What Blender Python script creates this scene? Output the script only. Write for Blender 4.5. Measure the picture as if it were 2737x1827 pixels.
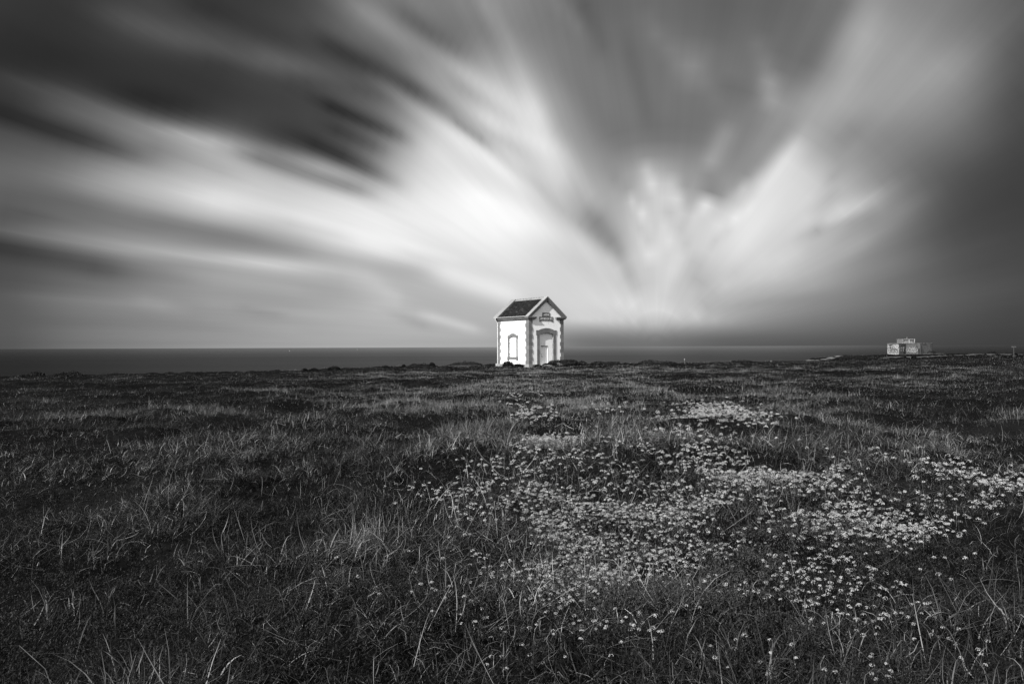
import bpy, math, random
import numpy as np
from mathutils import Vector, Matrix

for o in list(bpy.data.objects):
    bpy.data.objects.remove(o)
sc = bpy.context.scene
COL = sc.collection
R = math.radians

# ------------------------------------------------------------------ camera
EYE = 1.3                      # eye height over the turf under the tripod
FPX = 2130.0                   # focal length in photo pixels (photo 2737 x 1827)
CX, CY = 1368.5, 913.5
def hor(px): return 932.0 - .004 * px
cam = bpy.data.cameras.new('camera')
cam.sensor_width = 36.0
cam.lens = 36.0 * FPX / 2737.0
cam.clip_start = .05
cam.clip_end = 300000
co = bpy.data.objects.new('camera', cam)
COL.objects.link(co)
VIEW = Matrix.Rotation(R(90) + .0061, 4, 'X') @ Matrix.Rotation(-.004, 4, 'Z')
co.matrix_world = Matrix.Translation((0, 0, EYE)) @ VIEW
sc.camera = co

# ------------------------------------------------------------------ exposure
EXPO = .5
sc.view_settings.view_transform = 'Standard'
sc.view_settings.look = 'None'
sc.view_settings.gamma = 1
sc.view_settings.exposure = EXPO
sc.cycles.max_bounces = 6
sc.cycles.transparent_max_bounces = 6

# ------------------------------------------------------------------ sun
SUN_EL = R(36)
SUN_DIR = Vector((-.666, -.745, 0)).normalized() * math.cos(SUN_EL) + Vector((0, 0, math.sin(SUN_EL)))
sl = bpy.data.lights.new('sun', 'SUN')
sl.energy = 5.0
sl.angle = R(.5)
sl.color = (1, .995, .985)
so = bpy.data.objects.new('sun', sl)
COL.objects.link(so)
so.rotation_euler = SUN_DIR.to_track_quat('Z', 'Y').to_euler()

# ------------------------------------------------------------------ sky: long-exposure cloud streaks fanning out from the horizon
def lin(v):
    v = np.clip(np.asarray(v, float) / 255., 0, 1)
    return np.where(v < .04045, v / 12.92, ((v + .055) / 1.055) ** 2.4)

GX = np.array([0, 195, 391, 586, 782, 978, 1173, 1369, 1564, 1760, 1955, 2151, 2346, 2541, 2737], float)
GY = np.array([0, 93, 185, 278, 370, 463, 556, 648, 741, 834, 926], float)
GL = np.array([
 [ 50, 48, 65, 56, 66,112,130,138,105,108, 98,108,140,125, 92],
 [ 43, 48, 66, 72, 74,108,120,135,115,112,105,115,155,132, 85],
 [ 42, 50, 56, 62, 82, 88,150,165,125,115,116,122,160,145, 82],
 [ 50, 66, 58, 60, 62, 95,165,198,135,118,120,150,160,135, 72],
 [ 80, 82,120,140, 80,105,210,208,145,118,128,165,140,112, 64],
 [105,125,170,195,175,170,228,226,164,170,148,208,140, 85, 56],
 [ 88,128,168,208,215,232,250,244,176,198,206,216,154, 76, 52],
 [ 75,112,140,155,190,232,245,248,188,208,214,202,138, 72, 58],
 [ 75,105,135,165,175,180,200,225,212,200,195,180,120, 80, 62],
 [ 85,115,135,150,162,182,182,190,212,205,172,135,105, 80, 60],
 [ 85,115,138,155,170,178,178,165,122,118,100, 92, 76, 64, 54]], float)
# cloud bands drawn as soft strokes: x0,y0,x1,y1 (photo px), half width, difference in tone
def z1(l): return [(a/1.633, b/1.633, c/1.633, d/1.633, s/1.633, t) for a, b, c, d, s, t in l]
def z2(l): return [(a/1.633+1300, b/1.633, c/1.633+1300, d/1.633, s/1.633, t) for a, b, c, d, s, t in l]
STROKES = z1([
 (560,420,1560,690,42,-22), (430,500,1480,760,30,34), (1080,672,1580,830,22,-58), (-80,470,600,690,24,-42),
 (0,340,600,500,26,20), (1430,190,1800,390,32,-34), (1800,390,2110,610,26,-34), (1690,380,2236,770,26,24),
 (1430,460,1740,592,22,-44), (1450,560,1660,650,20,-26), (1380,640,1720,800,26,-40), (1500,690,1620,750,36,-22),
 (480,60,1150,300,34,18), (850,20,1400,240,38,-14), (1150,230,1500,380,30,16), (1540,20,2080,370,38,26),
 (1750,60,2000,230,32,-22), (280,870,1250,1090,36,-28), (-60,1005,1350,1165,24,30), (-60,1060,480,1170,36,-34),
 (350,790,1000,880,40,14), (1560,1220,1720,1320,45,14), (1940,1190,2236,1290,32,34), (1860,1375,2065,1435,15,26),
 (1040,1345,1200,1372,11,-14), (1260,1080,1820,1190,28,-16), (1500,900,2236,1000,60,10), (600,1300,760,1350,22,10),
 (900,1395,1300,1440,14,8), (1290,960,1700,1100,22,14), (0,1500,2236,1490,10,-6), (200,250,1000,330,60,-8)])
STROKES += z2([
 (0,380,310,700,60,20), (190,480,330,790,40,24), (140,300,260,520,34,14), (330,300,560,620,50,-10), (-60,860,540,1120,44,26), (470,950,545,1080,42,-44),
 (700,770,800,880,46,20), (650,900,700,960,34,14), (950,790,1030,860,30,-52), (950,760,1045,580,34,26),
 (1230,450,1235,350,34,20), (1100,1070,1330,680,62,26), (1450,960,1680,865,28,20), (1600,1080,1900,880,24,14),
 (1400,1020,1660,950,16,-18), (1440,480,1640,120,70,14), (760,1260,860,1130,28,14), (870,340,960,240,46,12),
 (360,1470,1400,1490,26,-14), (600,1330,960,1380,18,16), (940,920,1010,860,20,20), (1020,900,1180,780,20,12),
 (730,1120,780,1060,30,18), (1180,1170,1330,1120,30,14), (1000,1000,1090,940,30,12), (350,1395,1020,1405,18,14)])

STROKES += z2([
 (700,750,735,840,18,22), (800,800,850,900,20,12), (630,870,700,960,14,22), (740,880,810,930,16,-12), (870,820,900,940,20,-18), (890,960,960,890,16,18), (1030,870,1120,820,16,14), (560,700,640,800,40,-6), (860,770,930,800,24,-10),
 (690,1100,760,1160,20,10), (800,1180,840,1080,20,8), (570,1080,640,1230,25,-25), (900,1150,980,1330,30,-14), (1070,850,1310,570,28,-16), (1200,830,1350,640,28,22), (1440,1000,1530,740,30,-20), (1450,700,1600,560,40,-10),
 (1500,980,1800,800,14,12), (1450,860,1560,780,14,14), (1560,1040,1740,960,12,-10), (1700,1020,1900,900,20,-8), (1400,300,1560,0,40,-14), (1560,420,1700,0,50,12),
 (2000,330,2300,80,50,10), (720,120,860,300,30,12), (860,200,980,400,30,10), (620,200,700,500,30,-10), (1180,200,1260,420,30,14), (1040,380,1160,420,30,-8),
 (420,0,500,200,30,-12), (300,0,420,140,25,10), (0,520,260,640,25,14), (60,700,500,1050,16,-7), (0,640,240,820,16,-9), (330,640,480,900,30,15),
 (760,960,800,1040,14,14), (850,1000,880,1100,16,-10), (1080,960,1160,900,14,14), (990,1060,1060,1000,16,-12), (650,1020,700,1100,14,12), (540,760,640,860,24,-12),
 (1000,1250,1300,1200,20,10), (1100,1330,1500,1290,18,-10), (1700,1180,2200,1060,24,8), (1750,1300,2300,1240,22,8)])
STROKES += z1([
 (1900,420,2236,640,18,-14), (2000,380,2236,520,22,-12), (1850,240,2100,420,25,-16), (2000,540,2110,620,14,-30), (2100,0,2236,200,30,12), (1300,330,1700,430,22,-14),
 (900,250,1300,380,25,-12), (700,560,1100,650,14,16), (240,480,620,600,18,14), (650,650,1000,760,22,-18), (900,860,1400,960,22,14), (1500,820,1900,960,14,-8),
 (1500,1000,2000,1130,14,12), (1250,960,1500,1030,12,-14), (700,950,1100,1030,20,-12), (100,930,700,1000,18,-14), (500,1090,1200,1160,12,14), (800,1190,1300,1270,14,12),
 (400,1180,800,1220,14,-10), (100,1290,700,1330,18,12), (200,1400,1000,1420,12,-8), (1620,1220,1720,1290,22,8), (1700,1360,1850,1420,14,-12), (900,1320,1400,1380,14,8)])
def catmull(t):
    return np.stack([-.5*t+t*t-.5*t**3, 1-2.5*t*t+1.5*t**3, .5*t+2*t*t-1.5*t**3, -.5*t*t+.5*t**3])
def tone_at(px, py):
    x = np.clip(px, 0, 2736.9); y = np.clip(py, 0, 925.9)
    fx = x / (2737/14.); fy = y / 92.6
    ix = np.minimum(fx.astype(int), 13); iy = np.minimum(fy.astype(int), 9)
    wx = catmull(fx-ix); wy = catmull(fy-iy)
    v = 0
    for a in range(4):
        for b in range(4):
            v = v + wy[a]*wx[b]*GL[np.clip(iy+a-1, 0, 10), np.clip(ix+b-1, 0, 14)]
    for x0, y0, x1, y1, s, t in STROKES:
        dx, dy = x1-x0, y1-y0
        L = math.hypot(dx, dy)
        u = ((px-x0)*dx+(py-y0)*dy)/L
        w = ((px-x0)*dy-(py-y0)*dx)/L
        e = np.maximum(0, np.maximum(-u, u-L)+L*.12)
        v = v + t*np.exp(-w*w/(2*s*s)-e*e/(2*(L*.16+s*.6)**2))
    # away from what the photo shows the cloud deck settles to a mid tone
    out = np.hypot(np.maximum(0, np.maximum(-px, px-2737)), np.maximum(0, -py))
    k = np.clip(out/1500., 0, 1)
    v = v-.25*np.maximum(0, v-215)
    return np.clip((v*.985-1)*(1-k)+118*k, 22, 253)

AZ0, AZ1 = math.atan((900-CX)/FPX), math.atan((1800-CX)/FPX)
def fan(az):
    s = np.clip((az-AZ0)/(AZ1-AZ0), 0, 1)
    return .372-.195*s*s*(3-2*s)
RHO = [.004, .014, .028]+[round(.045+.017*i, 4) for i in range(34)]+[round(.625+.018*i, 4) for i in range(20)]+[.99, 1.02, 1.06, 1.12, 1.25]
NT = 230
BACK_FILL = .95
TP = 1.6
def sky_rows():
    azt = np.linspace(-3.3, 3.3, 8001)
    dxt = azt-fan(azt)
    camR = VIEW.to_3x3().inverted()
    M = np.array(camR)
    rows = []
    t = np.linspace(0, 1, NT)
    th = t**(1/TP)*math.pi
    for rho in RHO:
        el = rho*np.sin(th)
        az = np.interp(rho*np.cos(th), dxt, azt)
        d = np.stack([np.sin(az)*np.cos(el), np.cos(az)*np.cos(el), np.sin(el)])
        c = M @ d
        zz = np.maximum(-c[2], .08)
        px = CX+FPX*c[0]/zz
        py = CY-FPX*c[1]/zz
        rows.append(lin(tone_at(px, py)))
    return t, rows

w = bpy.data.worlds.new("World")
sc.world = w
w.use_nodes = True
nt = w.node_tree
nt.nodes.clear()
def N(tree, kind, **kw):
    n = tree.nodes.new(kind)
    for k, v in kw.items(): setattr(n, k, v)
    return n
class G:                                    # small helper for node maths
    def __init__(s, tree): s.t = tree
    def link(s, a, b): s.t.links.new(a, b)
    def m(s, op, *a, clamp=False):
        n = s.t.nodes.new('ShaderNodeMath'); n.operation = op; n.use_clamp = clamp
        for i, v in enumerate(a):
            if isinstance(v, (int, float)): n.inputs[i].default_value = v
            else: s.link(v, n.inputs[i])
        return n.outputs[0]
g = G(nt)
tc = N(nt, 'ShaderNodeTexCoord')
sx = N(nt, 'ShaderNodeSeparateXYZ'); g.link(tc.outputs['Generated'], sx.inputs[0])
X, Y, Z = sx.outputs
az = g.m('ARCTAN2', X, Y)
el = g.m('MAXIMUM', g.m('ARCSINE', Z), .0005)
s_ = g.m('DIVIDE', g.m('SUBTRACT', az, AZ0), AZ1-AZ0, clamp=True)
s2 = g.m('MULTIPLY', g.m('MULTIPLY', s_, s_), g.m('SUBTRACT', 3.0, g.m('MULTIPLY', s_, 2.0)))
dx = g.m('SUBTRACT', az, g.m('SUBTRACT', .372, g.m('MULTIPLY', s2, .195)))
rho = g.m('SQRT', g.m('ADD', g.m('MULTIPLY', dx, dx), g.m('MULTIPLY', el, el)))
the = g.m('DIVIDE', g.m('ARCTAN2', el, dx), math.pi)
tt = g.m('POWER', the, TP)
# fine wisps drawn out along the cloud drift
cv = N(nt, 'ShaderNodeCombineXYZ')
g.link(g.m('MULTIPLY', the, 26.0), cv.inputs[0])
g.link(g.m('MULTIPLY', g.m('LOGARITHM', g.m('ADD', rho, .05), 2.718), 1.1), cv.inputs[1])
nz = N(nt, 'ShaderNodeTexNoise'); nz.inputs['Scale'].default_value = 1.0; nz.inputs['Detail'].default_value = 3; nz.inputs['Roughness'].default_value = .5
g.link(cv.outputs[0], nz.inputs['Vector'])
cv2 = N(nt, 'ShaderNodeCombineXYZ')
g.link(g.m('MULTIPLY', the, 75.0), cv2.inputs[0])
g.link(g.m('MULTIPLY', g.m('LOGARITHM', g.m('ADD', rho, .25), 2.718), 1.3), cv2.inputs[1])
nz2 = N(nt, 'ShaderNodeTexNoise'); nz2.inputs['Scale'].default_value = 1.0; nz2.inputs['Detail'].default_value = 6; nz2.inputs['Roughness'].default_value = .68
g.link(cv2.outputs[0], nz2.inputs['Vector'])
wob = g.m('ADD', g.m('SUBTRACT', nz.outputs['Fac'], .5), g.m('MULTIPLY', g.m('SUBTRACT', nz2.outputs['Fac'], .5), .6))
t_, ROWS = sky_rows()
outs = []
for row in ROWS:
    fc = N(nt, 'ShaderNodeFloatCurve')
    c = fc.mapping.curves[0]
    c.points[0].location = (0, float(row[0])); c.points[1].location = (1, float(row[-1]))
    for a, b in zip(t_[1:-1], row[1:-1]): c.points.new(float(a), float(b))
    for p in c.points: p.handle_type = 'VECTOR'
    fc.mapping.update()
    g.link(tt, fc.inputs['Value'])
    outs.append(fc.outputs[0])
val = outs[0]
for i in range(1, len(outs)):
    mr = N(nt, 'ShaderNodeMapRange', interpolation_type='LINEAR')
    mr.inputs['From Min'].default_value = RHO[i-1]; mr.inputs['From Max'].default_value = RHO[i]
    g.link(rho, mr.inputs['Value'])
    mx = N(nt, 'ShaderNodeMix', data_type='FLOAT')
    g.link(mr.outputs[0], mx.inputs['Factor']); g.link(val, mx.inputs['A']); g.link(outs[i], mx.inputs['B'])
    val = mx.outputs[0]
amp = N(nt, 'ShaderNodeMapRange', interpolation_type='SMOOTHSTEP')
amp.inputs['From Min'].default_value = .10; amp.inputs['From Max'].default_value = .8; amp.inputs['To Min'].default_value = .10; amp.inputs['To Max'].default_value = .46
g.link(rho, amp.inputs['Value'])
val = g.m('MULTIPLY', val, g.m('ADD', 1.0, g.m('MULTIPLY', wob, amp.outputs[0])))
# unseen sky behind the camera, brightened as an added fill for the house front
bk_ = N(nt, 'ShaderNodeMapRange', interpolation_type='SMOOTHSTEP')
bk_.inputs['From Min'].default_value = .15; bk_.inputs['From Max'].default_value = -.6
g.link(Y, bk_.inputs['Value'])
mxb = N(nt, 'ShaderNodeMix', data_type='FLOAT')
g.link(bk_.outputs[0], mxb.inputs['Factor']); g.link(val, mxb.inputs['A'])
g.link(g.m('MULTIPLY', g.m('ADD', 1.0, wob), BACK_FILL), mxb.inputs['B'])
val = mxb.outputs[0]
val = g.m('MULTIPLY', val, 1/(2**EXPO))
cc = N(nt, 'ShaderNodeCombineColor')
for i in range(3): g.link(val, cc.inputs[i])
bgc = N(nt, 'ShaderNodeBackground'); g.link(cc.outputs[0], bgc.inputs['Color']); bgc.inputs['Strength'].default_value = 1.02
sky = N(nt, 'ShaderNodeTexSky', sky_type='NISHITA')
sky.sun_disc = False
sky.sun_elevation = SUN_EL
sky.sun_rotation = math.atan2(SUN_DIR.x, SUN_DIR.y)
bw = N(nt, 'ShaderNodeRGBToBW'); g.link(sky.outputs[0], bw.inputs[0])
bgs = N(nt, 'ShaderNodeBackground'); g.link(bw.outputs[0], bgs.inputs['Color']); bgs.inputs['Strength'].default_value = .05
ms = N(nt, 'ShaderNodeMixShader'); ms.inputs[0].default_value = .95
g.link(bgs.outputs[0], ms.inputs[1]); g.link(bgc.outputs[0], ms.inputs[2])
wo = N(nt, 'ShaderNodeOutputWorld'); g.link(ms.outputs[0], wo.inputs[0])
w.cycles.sampling_method = 'MANUAL'
w.cycles.sample_map_resolution = 512

# ------------------------------------------------------------------ helpers
def tag(o, label=None, cat=None, group=None, kind=None):
    if label: o['label'] = label
    if cat: o['category'] = cat
    if group: o['group'] = group
    if kind: o['kind'] = kind
    return o
def empty(name, loc=(0, 0, 0), rz=0):
    o = bpy.data.objects.new(name, None); COL.objects.link(o)
    o.location = loc; o.rotation_euler = (0, 0, rz); o.empty_display_size = .2
    return o
class MB:
    def __init__(s): s.v = []; s.f = []; s.tone = []
    def add(s, vs, fs, tone=1.0):
        n = len(s.v); s.v += [tuple(v) for v in vs]; s.f += [tuple(i+n for i in f) for f in fs]; s.tone += [tone]*len(vs)
    def box(s, x0, x1, y0, y1, z0, z1, tone=1.0):
        vs = [(x, y, z) for z in (z0, z1) for y in (y0, y1) for x in (x0, x1)]
        s.add(vs, [(0, 2, 3, 1), (4, 5, 7, 6), (0, 1, 5, 4), (2, 6, 7, 3), (0, 4, 6, 2), (1, 3, 7, 5)], tone)
    def prism(s, poly, f, a, b, tone=1.0):
        """poly: 2D outline; f(u, v, w) -> xyz; extruded from w=a to w=b"""
        n = len(poly)
        vs = [f(u, v, a) for u, v in poly]+[f(u, v, b) for u, v in poly]
        fs = [tuple(range(n)), tuple(range(2*n-1, n-1, -1))]+[(i, i+n, (i+1) % n+n, (i+1) % n) for i in range(n)]
        s.add(vs, fs, tone)
    def tube(s, pts, r, n=8, tone=1.0, r2=None):
        pts = [Vector(p) for p in pts]
        base = len(s.v); vs = []; fs = []
        for i, p in enumerate(pts):
            d = (pts[min(i+1, len(pts)-1)]-pts[max(i-1, 0)]).normalized()
            a = d.orthogonal().normalized() if abs(d.z) > .9 else d.cross(Vector((0, 0, 1))).normalized()
            b = d.cross(a)
            rr = r if r2 is None else r+(r2-r)*i/(len(pts)-1)
            for k in range(n):
                t = 2*math.pi*k/n
                vs.append(p+a*math.cos(t)*rr+b*math.sin(t)*rr)
        for i in range(len(pts)-1):
            for k in range(n):
                fs.append((i*n+k, i*n+(k+1) % n, (i+1)*n+(k+1) % n, (i+1)*n+k))
        fs.append(tuple(range(n-1, -1, -1))); fs.append(tuple((len(pts)-1)*n+k for k in range(n)))
        s.add(vs, fs, tone)
    def build(s, name, mat, parent=None, recalc=True, smooth=False):
        me = bpy.data.meshes.new(name)
        me.from_pydata(s.v, [], s.f)
        at = me.attributes.new('tone', 'FLOAT', 'POINT'); at.data.foreach_set('value', s.tone)
        if recalc:
            import bmesh
            bm = bmesh.new(); bm.from_mesh(me); bmesh.ops.recalc_face_normals(bm, faces=bm.faces); bm.to_mesh(me); bm.free()
        if smooth: me.polygons.foreach_set('use_smooth', [True]*len(me.polygons))
        me.materials.append(mat)
        o = bpy.data.objects.new(name, me); COL.objects.link(o); o.parent = parent
        return o
def np_mesh(name, V, F, mat, tone=None, parent=None, smooth=False):
    """V (n,3), F (m,4) quads (or (m,3))"""
    me = bpy.data.meshes.new(name)
    k = F.shape[1]
    me.vertices.add(len(V)); me.vertices.foreach_set('co', V.astype(np.float32).ravel())
    me.loops.add(F.size); me.loops.foreach_set('vertex_index', F.astype(np.int32).ravel())
    me.polygons.add(len(F)); me.polygons.foreach_set('loop_start', np.arange(0, F.size, k, dtype=np.int32))
    me.update(calc_edges=True)
    if tone is not None:
        at = me.attributes.new('tone', 'FLOAT', 'POINT'); at.data.foreach_set('value', tone.astype(np.float32))
    me.polygons.foreach_set('use_smooth', np.full(len(F), smooth))
    me.materials.append(mat)
    o = bpy.data.objects.new(name, me); COL.objects.link(o); o.parent = parent
    return o

# ------------------------------------------------------------------ materials
def mat(name, base, rough=.7, var=0., scale=3., detail=6, spec=.3, bump=0., bscale=30., tone=False, stains=None, trans=0., stretch=(1, 1, 1)):
    m = bpy.data.materials.new(name); m.use_nodes = True
    t = m.node_tree; b = t.nodes['Principled BSDF']; g = G(t)
    b.inputs['Roughness'].default_value = rough
    b.inputs['Specular IOR Level'].default_value = spec
    v = None
    tc = N(t, 'ShaderNodeTexCoord'); mp = N(t, 'ShaderNodeMapping'); mp.inputs['Scale'].default_value = stretch
    g.link(tc.outputs['Object'], mp.inputs['Vector'])
    if var:
        n = N(t, 'ShaderNodeTexNoise'); n.inputs['Scale'].default_value = scale; n.inputs['Detail'].default_value = detail
        g.link(mp.outputs[0], n.inputs['Vector'])
        v = g.m('ADD', 1.0-var, g.m('MULTIPLY', n.outputs['Fac'], 2*var))
        v = g.m('MULTIPLY', v, base)
    if stains:                                  # (lower tone, scale, threshold)
        n = N(t, 'ShaderNodeTexNoise'); n.inputs['Scale'].default_value = stains[1]; n.inputs['Detail'].default_value = 8; n.inputs['Roughness'].default_value = .65
        g.link(mp.outputs[0], n.inputs['Vector'])
        r = N(t, 'ShaderNodeMapRange'); r.inputs['From Min'].default_value = stains[2]; r.inputs['From Max'].default_value = stains[2]+.1
        r.inputs['To Min'].default_value = 1; r.inputs['To Max'].default_value = stains[0]
        g.link(n.outputs['Fac'], r.inputs['Value'])
        v = g.m('MULTIPLY', v if v is not None else base, r.outputs[0])
    if tone:
        a = N(t, 'ShaderNodeAttribute', attribute_name='tone')
        v = g.m('MULTIPLY', a.outputs['Fac'], v if v is not None else base)
    c = None
    if v is not None:
        c = N(t, 'ShaderNodeCombineColor')
        for i in range(3): g.link(v, c.inputs[i])
        g.link(c.outputs[0], b.inputs['Base Color'])
    else:
        b.inputs['Base Color'].default_value = (base, base, base, 1)
    if bump:
        n = N(t, 'ShaderNodeTexNoise'); n.inputs['Scale'].default_value = bscale; n.inputs['Detail'].default_value = 5
        g.link(mp.outputs[0], n.inputs['Vector'])
        bp = N(t, 'ShaderNodeBump'); bp.inputs['Strength'].default_value = bump; bp.inputs['Distance'].default_value = .02
        g.link(n.outputs['Fac'], bp.inputs['Height']); g.link(bp.outputs[0], b.inputs['Normal'])
    if trans:
        tr = N(t, 'ShaderNodeBsdfTranslucent')
        if c: g.link(c.outputs[0], tr.inputs['Color'])
        mx = N(t, 'ShaderNodeMixShader'); mx.inputs[0].default_value = trans
        g.link(b.outputs[0], mx.inputs[1]); g.link(tr.outputs[0], mx.inputs[2])
        g.link(mx.outputs[0], t.nodes['Material Output'].inputs[0])
    return m

M = dict(
 plaster=mat('white_plaster', .84, .85, .08, 1.2, stretch=(1.6, 1.6, .5), stains=(.80, 1.5, .56), bump=.12, bscale=25),
 infill=mat('painted_infill', .80, .8, .06, 2.0, stains=(.85, 3., .6), bump=.1),
 granite=mat('granite', .15, .8, .22, 14., tone=True, bump=.5, bscale=40),
 granite_pale=mat('weathered_granite', .24, .85, .22, 8., tone=True, bump=.5, bscale=30, stains=(.62, 4., .56)),
 slate=mat('mossy_slate', .012, .9, .5, 2.5, spec=.1, tone=True, stains=(3.6, 2.6, .56), bump=.6, bscale=18),
 ridge=mat('ridge_tile', .22, .8, .3, 6., tone=True),
 zinc=mat('zinc_gutter', .62, .45, .1, 5., stains=(.5, 7., .6)),
 door=mat('white_door_paint', .82, .5, .04, 3.),
 dark=mat('dark_iron', .03, .5),
 sign=mat('sign_panel', .095, .5, .1, 4.),
 letter=mat('sign_lettering', .62, .5),
 grass=mat('grass_blades', .050, .40, tone=True, spec=.22, trans=.3),
 dry=mat('dry_stalks', .24, .42, tone=True, spec=.45, trans=.15),
 heath=mat('heath_leaves', .016, .6, tone=True, spec=.08, trans=.1),
 bush=mat('shrub_leaves', .014, .6, tone=True, spec=.08),
 twig=mat('twigs', .05, .8),
 petal=mat('white_petals', .42, .55, tone=True, spec=.3, trans=.25),
 soil=mat('turf_soil', .006, .95, .5, 1.5, spec=.0, bump=.6, bscale=12, stains=(1.8, .35, .5)),
 path=mat('pale_track', .07, .9, .4, 1.2),
 rock=mat('pale_rock', .10, .9, .4, 1.6, bump=.8, bscale=3, stains=(.5, 2.4, .52)),
 concrete=mat('bunker_concrete', .16, .9, .45, .9, stains=(.3, .8, .53), bump=.4, bscale=5, stretch=(1, 1, .5)),
 whitewash=mat('flaking_whitewash', .34, .9, .3, 1.4, stains=(.15, 1.9, .50), stretch=(1, 1, 1.6)),
 paint_dark=mat('dark_spray_paint', .035, .6),
 paint_light=mat('light_spray_paint', .32, .6, .2, 3.),
 wood=mat('grey_wood', .07, .8, .3, 5.),
 sail=mat('sail_cloth', .4, .7), hull=mat('hull_paint', .5, .4))

# ------------------------------------------------------------------ terrain
rng = np.random.default_rng(7)
PERM = rng.random((256, 256))
def vnoise(x, y):
    xi = np.floor(x).astype(int); yi = np.floor(y).astype(int)
    fx = x-xi; fy = y-yi
    fx = fx*fx*(3-2*fx); fy = fy*fy*(3-2*fy)
    a = PERM[xi & 255, yi & 255]; b = PERM[(xi+1) & 255, yi & 255]; c = PERM[xi & 255, (yi+1) & 255]; d = PERM[(xi+1) & 255, (yi+1) & 255]
    return (a*(1-fx)+b*fx)*(1-fy)+(c*(1-fx)+d*fx)*fy
def fbm(x, y, o=4):
    s = 0; a = .5; t = 0
    for i in range(o):
        s = s+a*vnoise(x+17.3*i, y+9.1*i); t += a; x = x*2.03; y = y*2.03; a *= .5
    return s/t
EDGE_PX = np.array([-3000, -200, 0, 240, 800, 1000, 1330, 1600, 1830, 2000, 2140, 2190, 2250, 2320, 2420, 2600, 3300, 6000], float)
EDGE_D = np.array([60, 62, 64, 68, 78, 96, 94, 100, 97, 103, 102, 112, 150, 205, 236, 258, 270, 300], float)
EDGE_A = np.arctan((EDGE_PX-CX)/FPX)
MOUNDS = [  # x, y, rx, ry, height
 (1.5, 8.0, 2.1, .95, .42), (2.95, 12.3, 1.0, .8, .24), (.15, 14.5, .8, .9, .12), (3.6, 6.6, 1.6, 1.2, .10),
 (44.5, 109, 5.5, 5, .42), (-1.9, 5.2, 1.0, .7, -.05), (-.2, 8.6, .9, .6, .10), (5.9, 78.6, 2.6, 1.3, .32), (-8, 13, 2.5, 1.8, .10), (-3.5, 9, 1.4, 1.1, .07)]
def tuss(x, y):
    return fbm(x*.85+3.3, y*.70+8.8, 3)
def zt(x, y):
    x = np.asarray(x, float); y = np.asarray(y, float)
    yy = np.where(y > 0, y, y*.2)
    z = -.0095*yy+.008*np.clip(x, -120, 120)*np.clip(y/20, 0, 1)
    for mx, my, rx, ry, h in MOUNDS:
        z = z+h*np.exp(-((x-mx)/rx)**2-((y-my)/ry)**2)
    d = np.hypot(x, y)
    k = np.clip(d/6, .35, 1)
    z = z+k*.16*(fbm(x*.35+40, y*.35+11, 3)-.5)+.10*(vnoise(x*1.3, y*1.3)-.5)
    z = z+.38*(tuss(x, y)-.5)*np.clip(d/4, .5, 1)
    # flatten round the building
    hx, hy = 2.3, 83.5
    q = np.exp(-(((x-hx)/4.5)**2+((y-hy)/5.0)**2)**2)
    z = z*(1-q)+(-.74)*q
    az = np.arctan2(x, np.maximum(y, 1e-3))
    E = np.interp(az, EDGE_A, EDGE_D)
    E = E+3*(fbm(az*25+3, az*0+.5, 3)-.5)
    o = np.maximum(0, y-E)
    z = z-np.where(y > 0, np.minimum(45, .03*o**2*np.clip(o/6, .2, 1)+.05*o), 0)
    return z
def surf(px, d):
    """point on the ground at forward distance d seen in photo column px"""
    x = (px-CX)/FPX*d
    return Vector((x, d, float(zt(x, d))))

aa = np.concatenate([np.linspace(-math.pi, -.75, 60, endpoint=False), np.linspace(-.75, .75, 520), np.linspace(.75, math.pi, 60)[1:]])
rr = np.concatenate([[.01], np.geomspace(.8, 480, 420)])
A, RR = np.meshgrid(aa, rr)
PX_, PY_ = np.sin(A)*RR, np.cos(A)*RR
V = np.stack([PX_, PY_, zt(PX_, PY_)], -1).reshape(-1, 3)
na, nr = len(aa), len(rr)
ii, jj = np.meshgrid(np.arange(nr-1), np.arange(na-1), indexing='ij')
F = np.stack([ii*na+jj, (ii+1)*na+jj, (ii+1)*na+jj+1, ii*na+jj+1], -1).reshape(-1, 4)[:, ::-1]
ground = np_mesh('ground', V, F, M['soil'], smooth=True)
tag(ground, 'dark turf headland sloping gently down to the cliff edge', kind='structure')

# sea
SEA = -30.0
m = bpy.data.materials.new('sea_water'); m.use_nodes = True
t = m.node_tree; gg = G(t); b = t.nodes['Principled BSDF']
t.nodes.remove(b)
df = N(t, 'ShaderNodeBsdfDiffuse'); df.inputs['Color'].default_value = (.007, .007, .007, 1)
gl0 = N(t, 'ShaderNodeBsdfGlossy'); gl0.inputs['Color'].default_value = (.9, .9, .9, 1); gl0.inputs['Roughness'].default_value = .15
tcs = N(t, 'ShaderNodeTexCoord'); mp = N(t, 'ShaderNodeMapping'); mp.inputs['Scale'].default_value = (.0006, .0022, .001)
gg.link(tcs.outputs['Object'], mp.inputs[0])
nn = N(t, 'ShaderNodeTexNoise'); nn.inputs['Scale'].default_value = 1; nn.inputs['Detail'].default_value = 3
gg.link(mp.outputs[0], nn.inputs[0])
lw = N(t, 'ShaderNodeLayerWeight'); grz = N(t, 'ShaderNodeMapRange'); gg.link(lw.outputs['Facing'], grz.inputs['Value'])
grz.inputs['From Min'].default_value = .98; grz.inputs['From Max'].default_value = 1.0
mx = N(t, 'ShaderNodeMixShader'); gg.link(gg.m('ADD', gg.m('MULTIPLY', gg.m('POWER', grz.outputs[0], 3.0), .30), gg.m('ADD', .11, gg.m('MULTIPLY', nn.outputs['Fac'], .08))), mx.inputs[0])
gg.link(df.outputs[0], mx.inputs[1]); gg.link(gl0.outputs[0], mx.inputs[2]); gg.link(mx.outputs[0], t.nodes['Material Output'].inputs[0])
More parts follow.
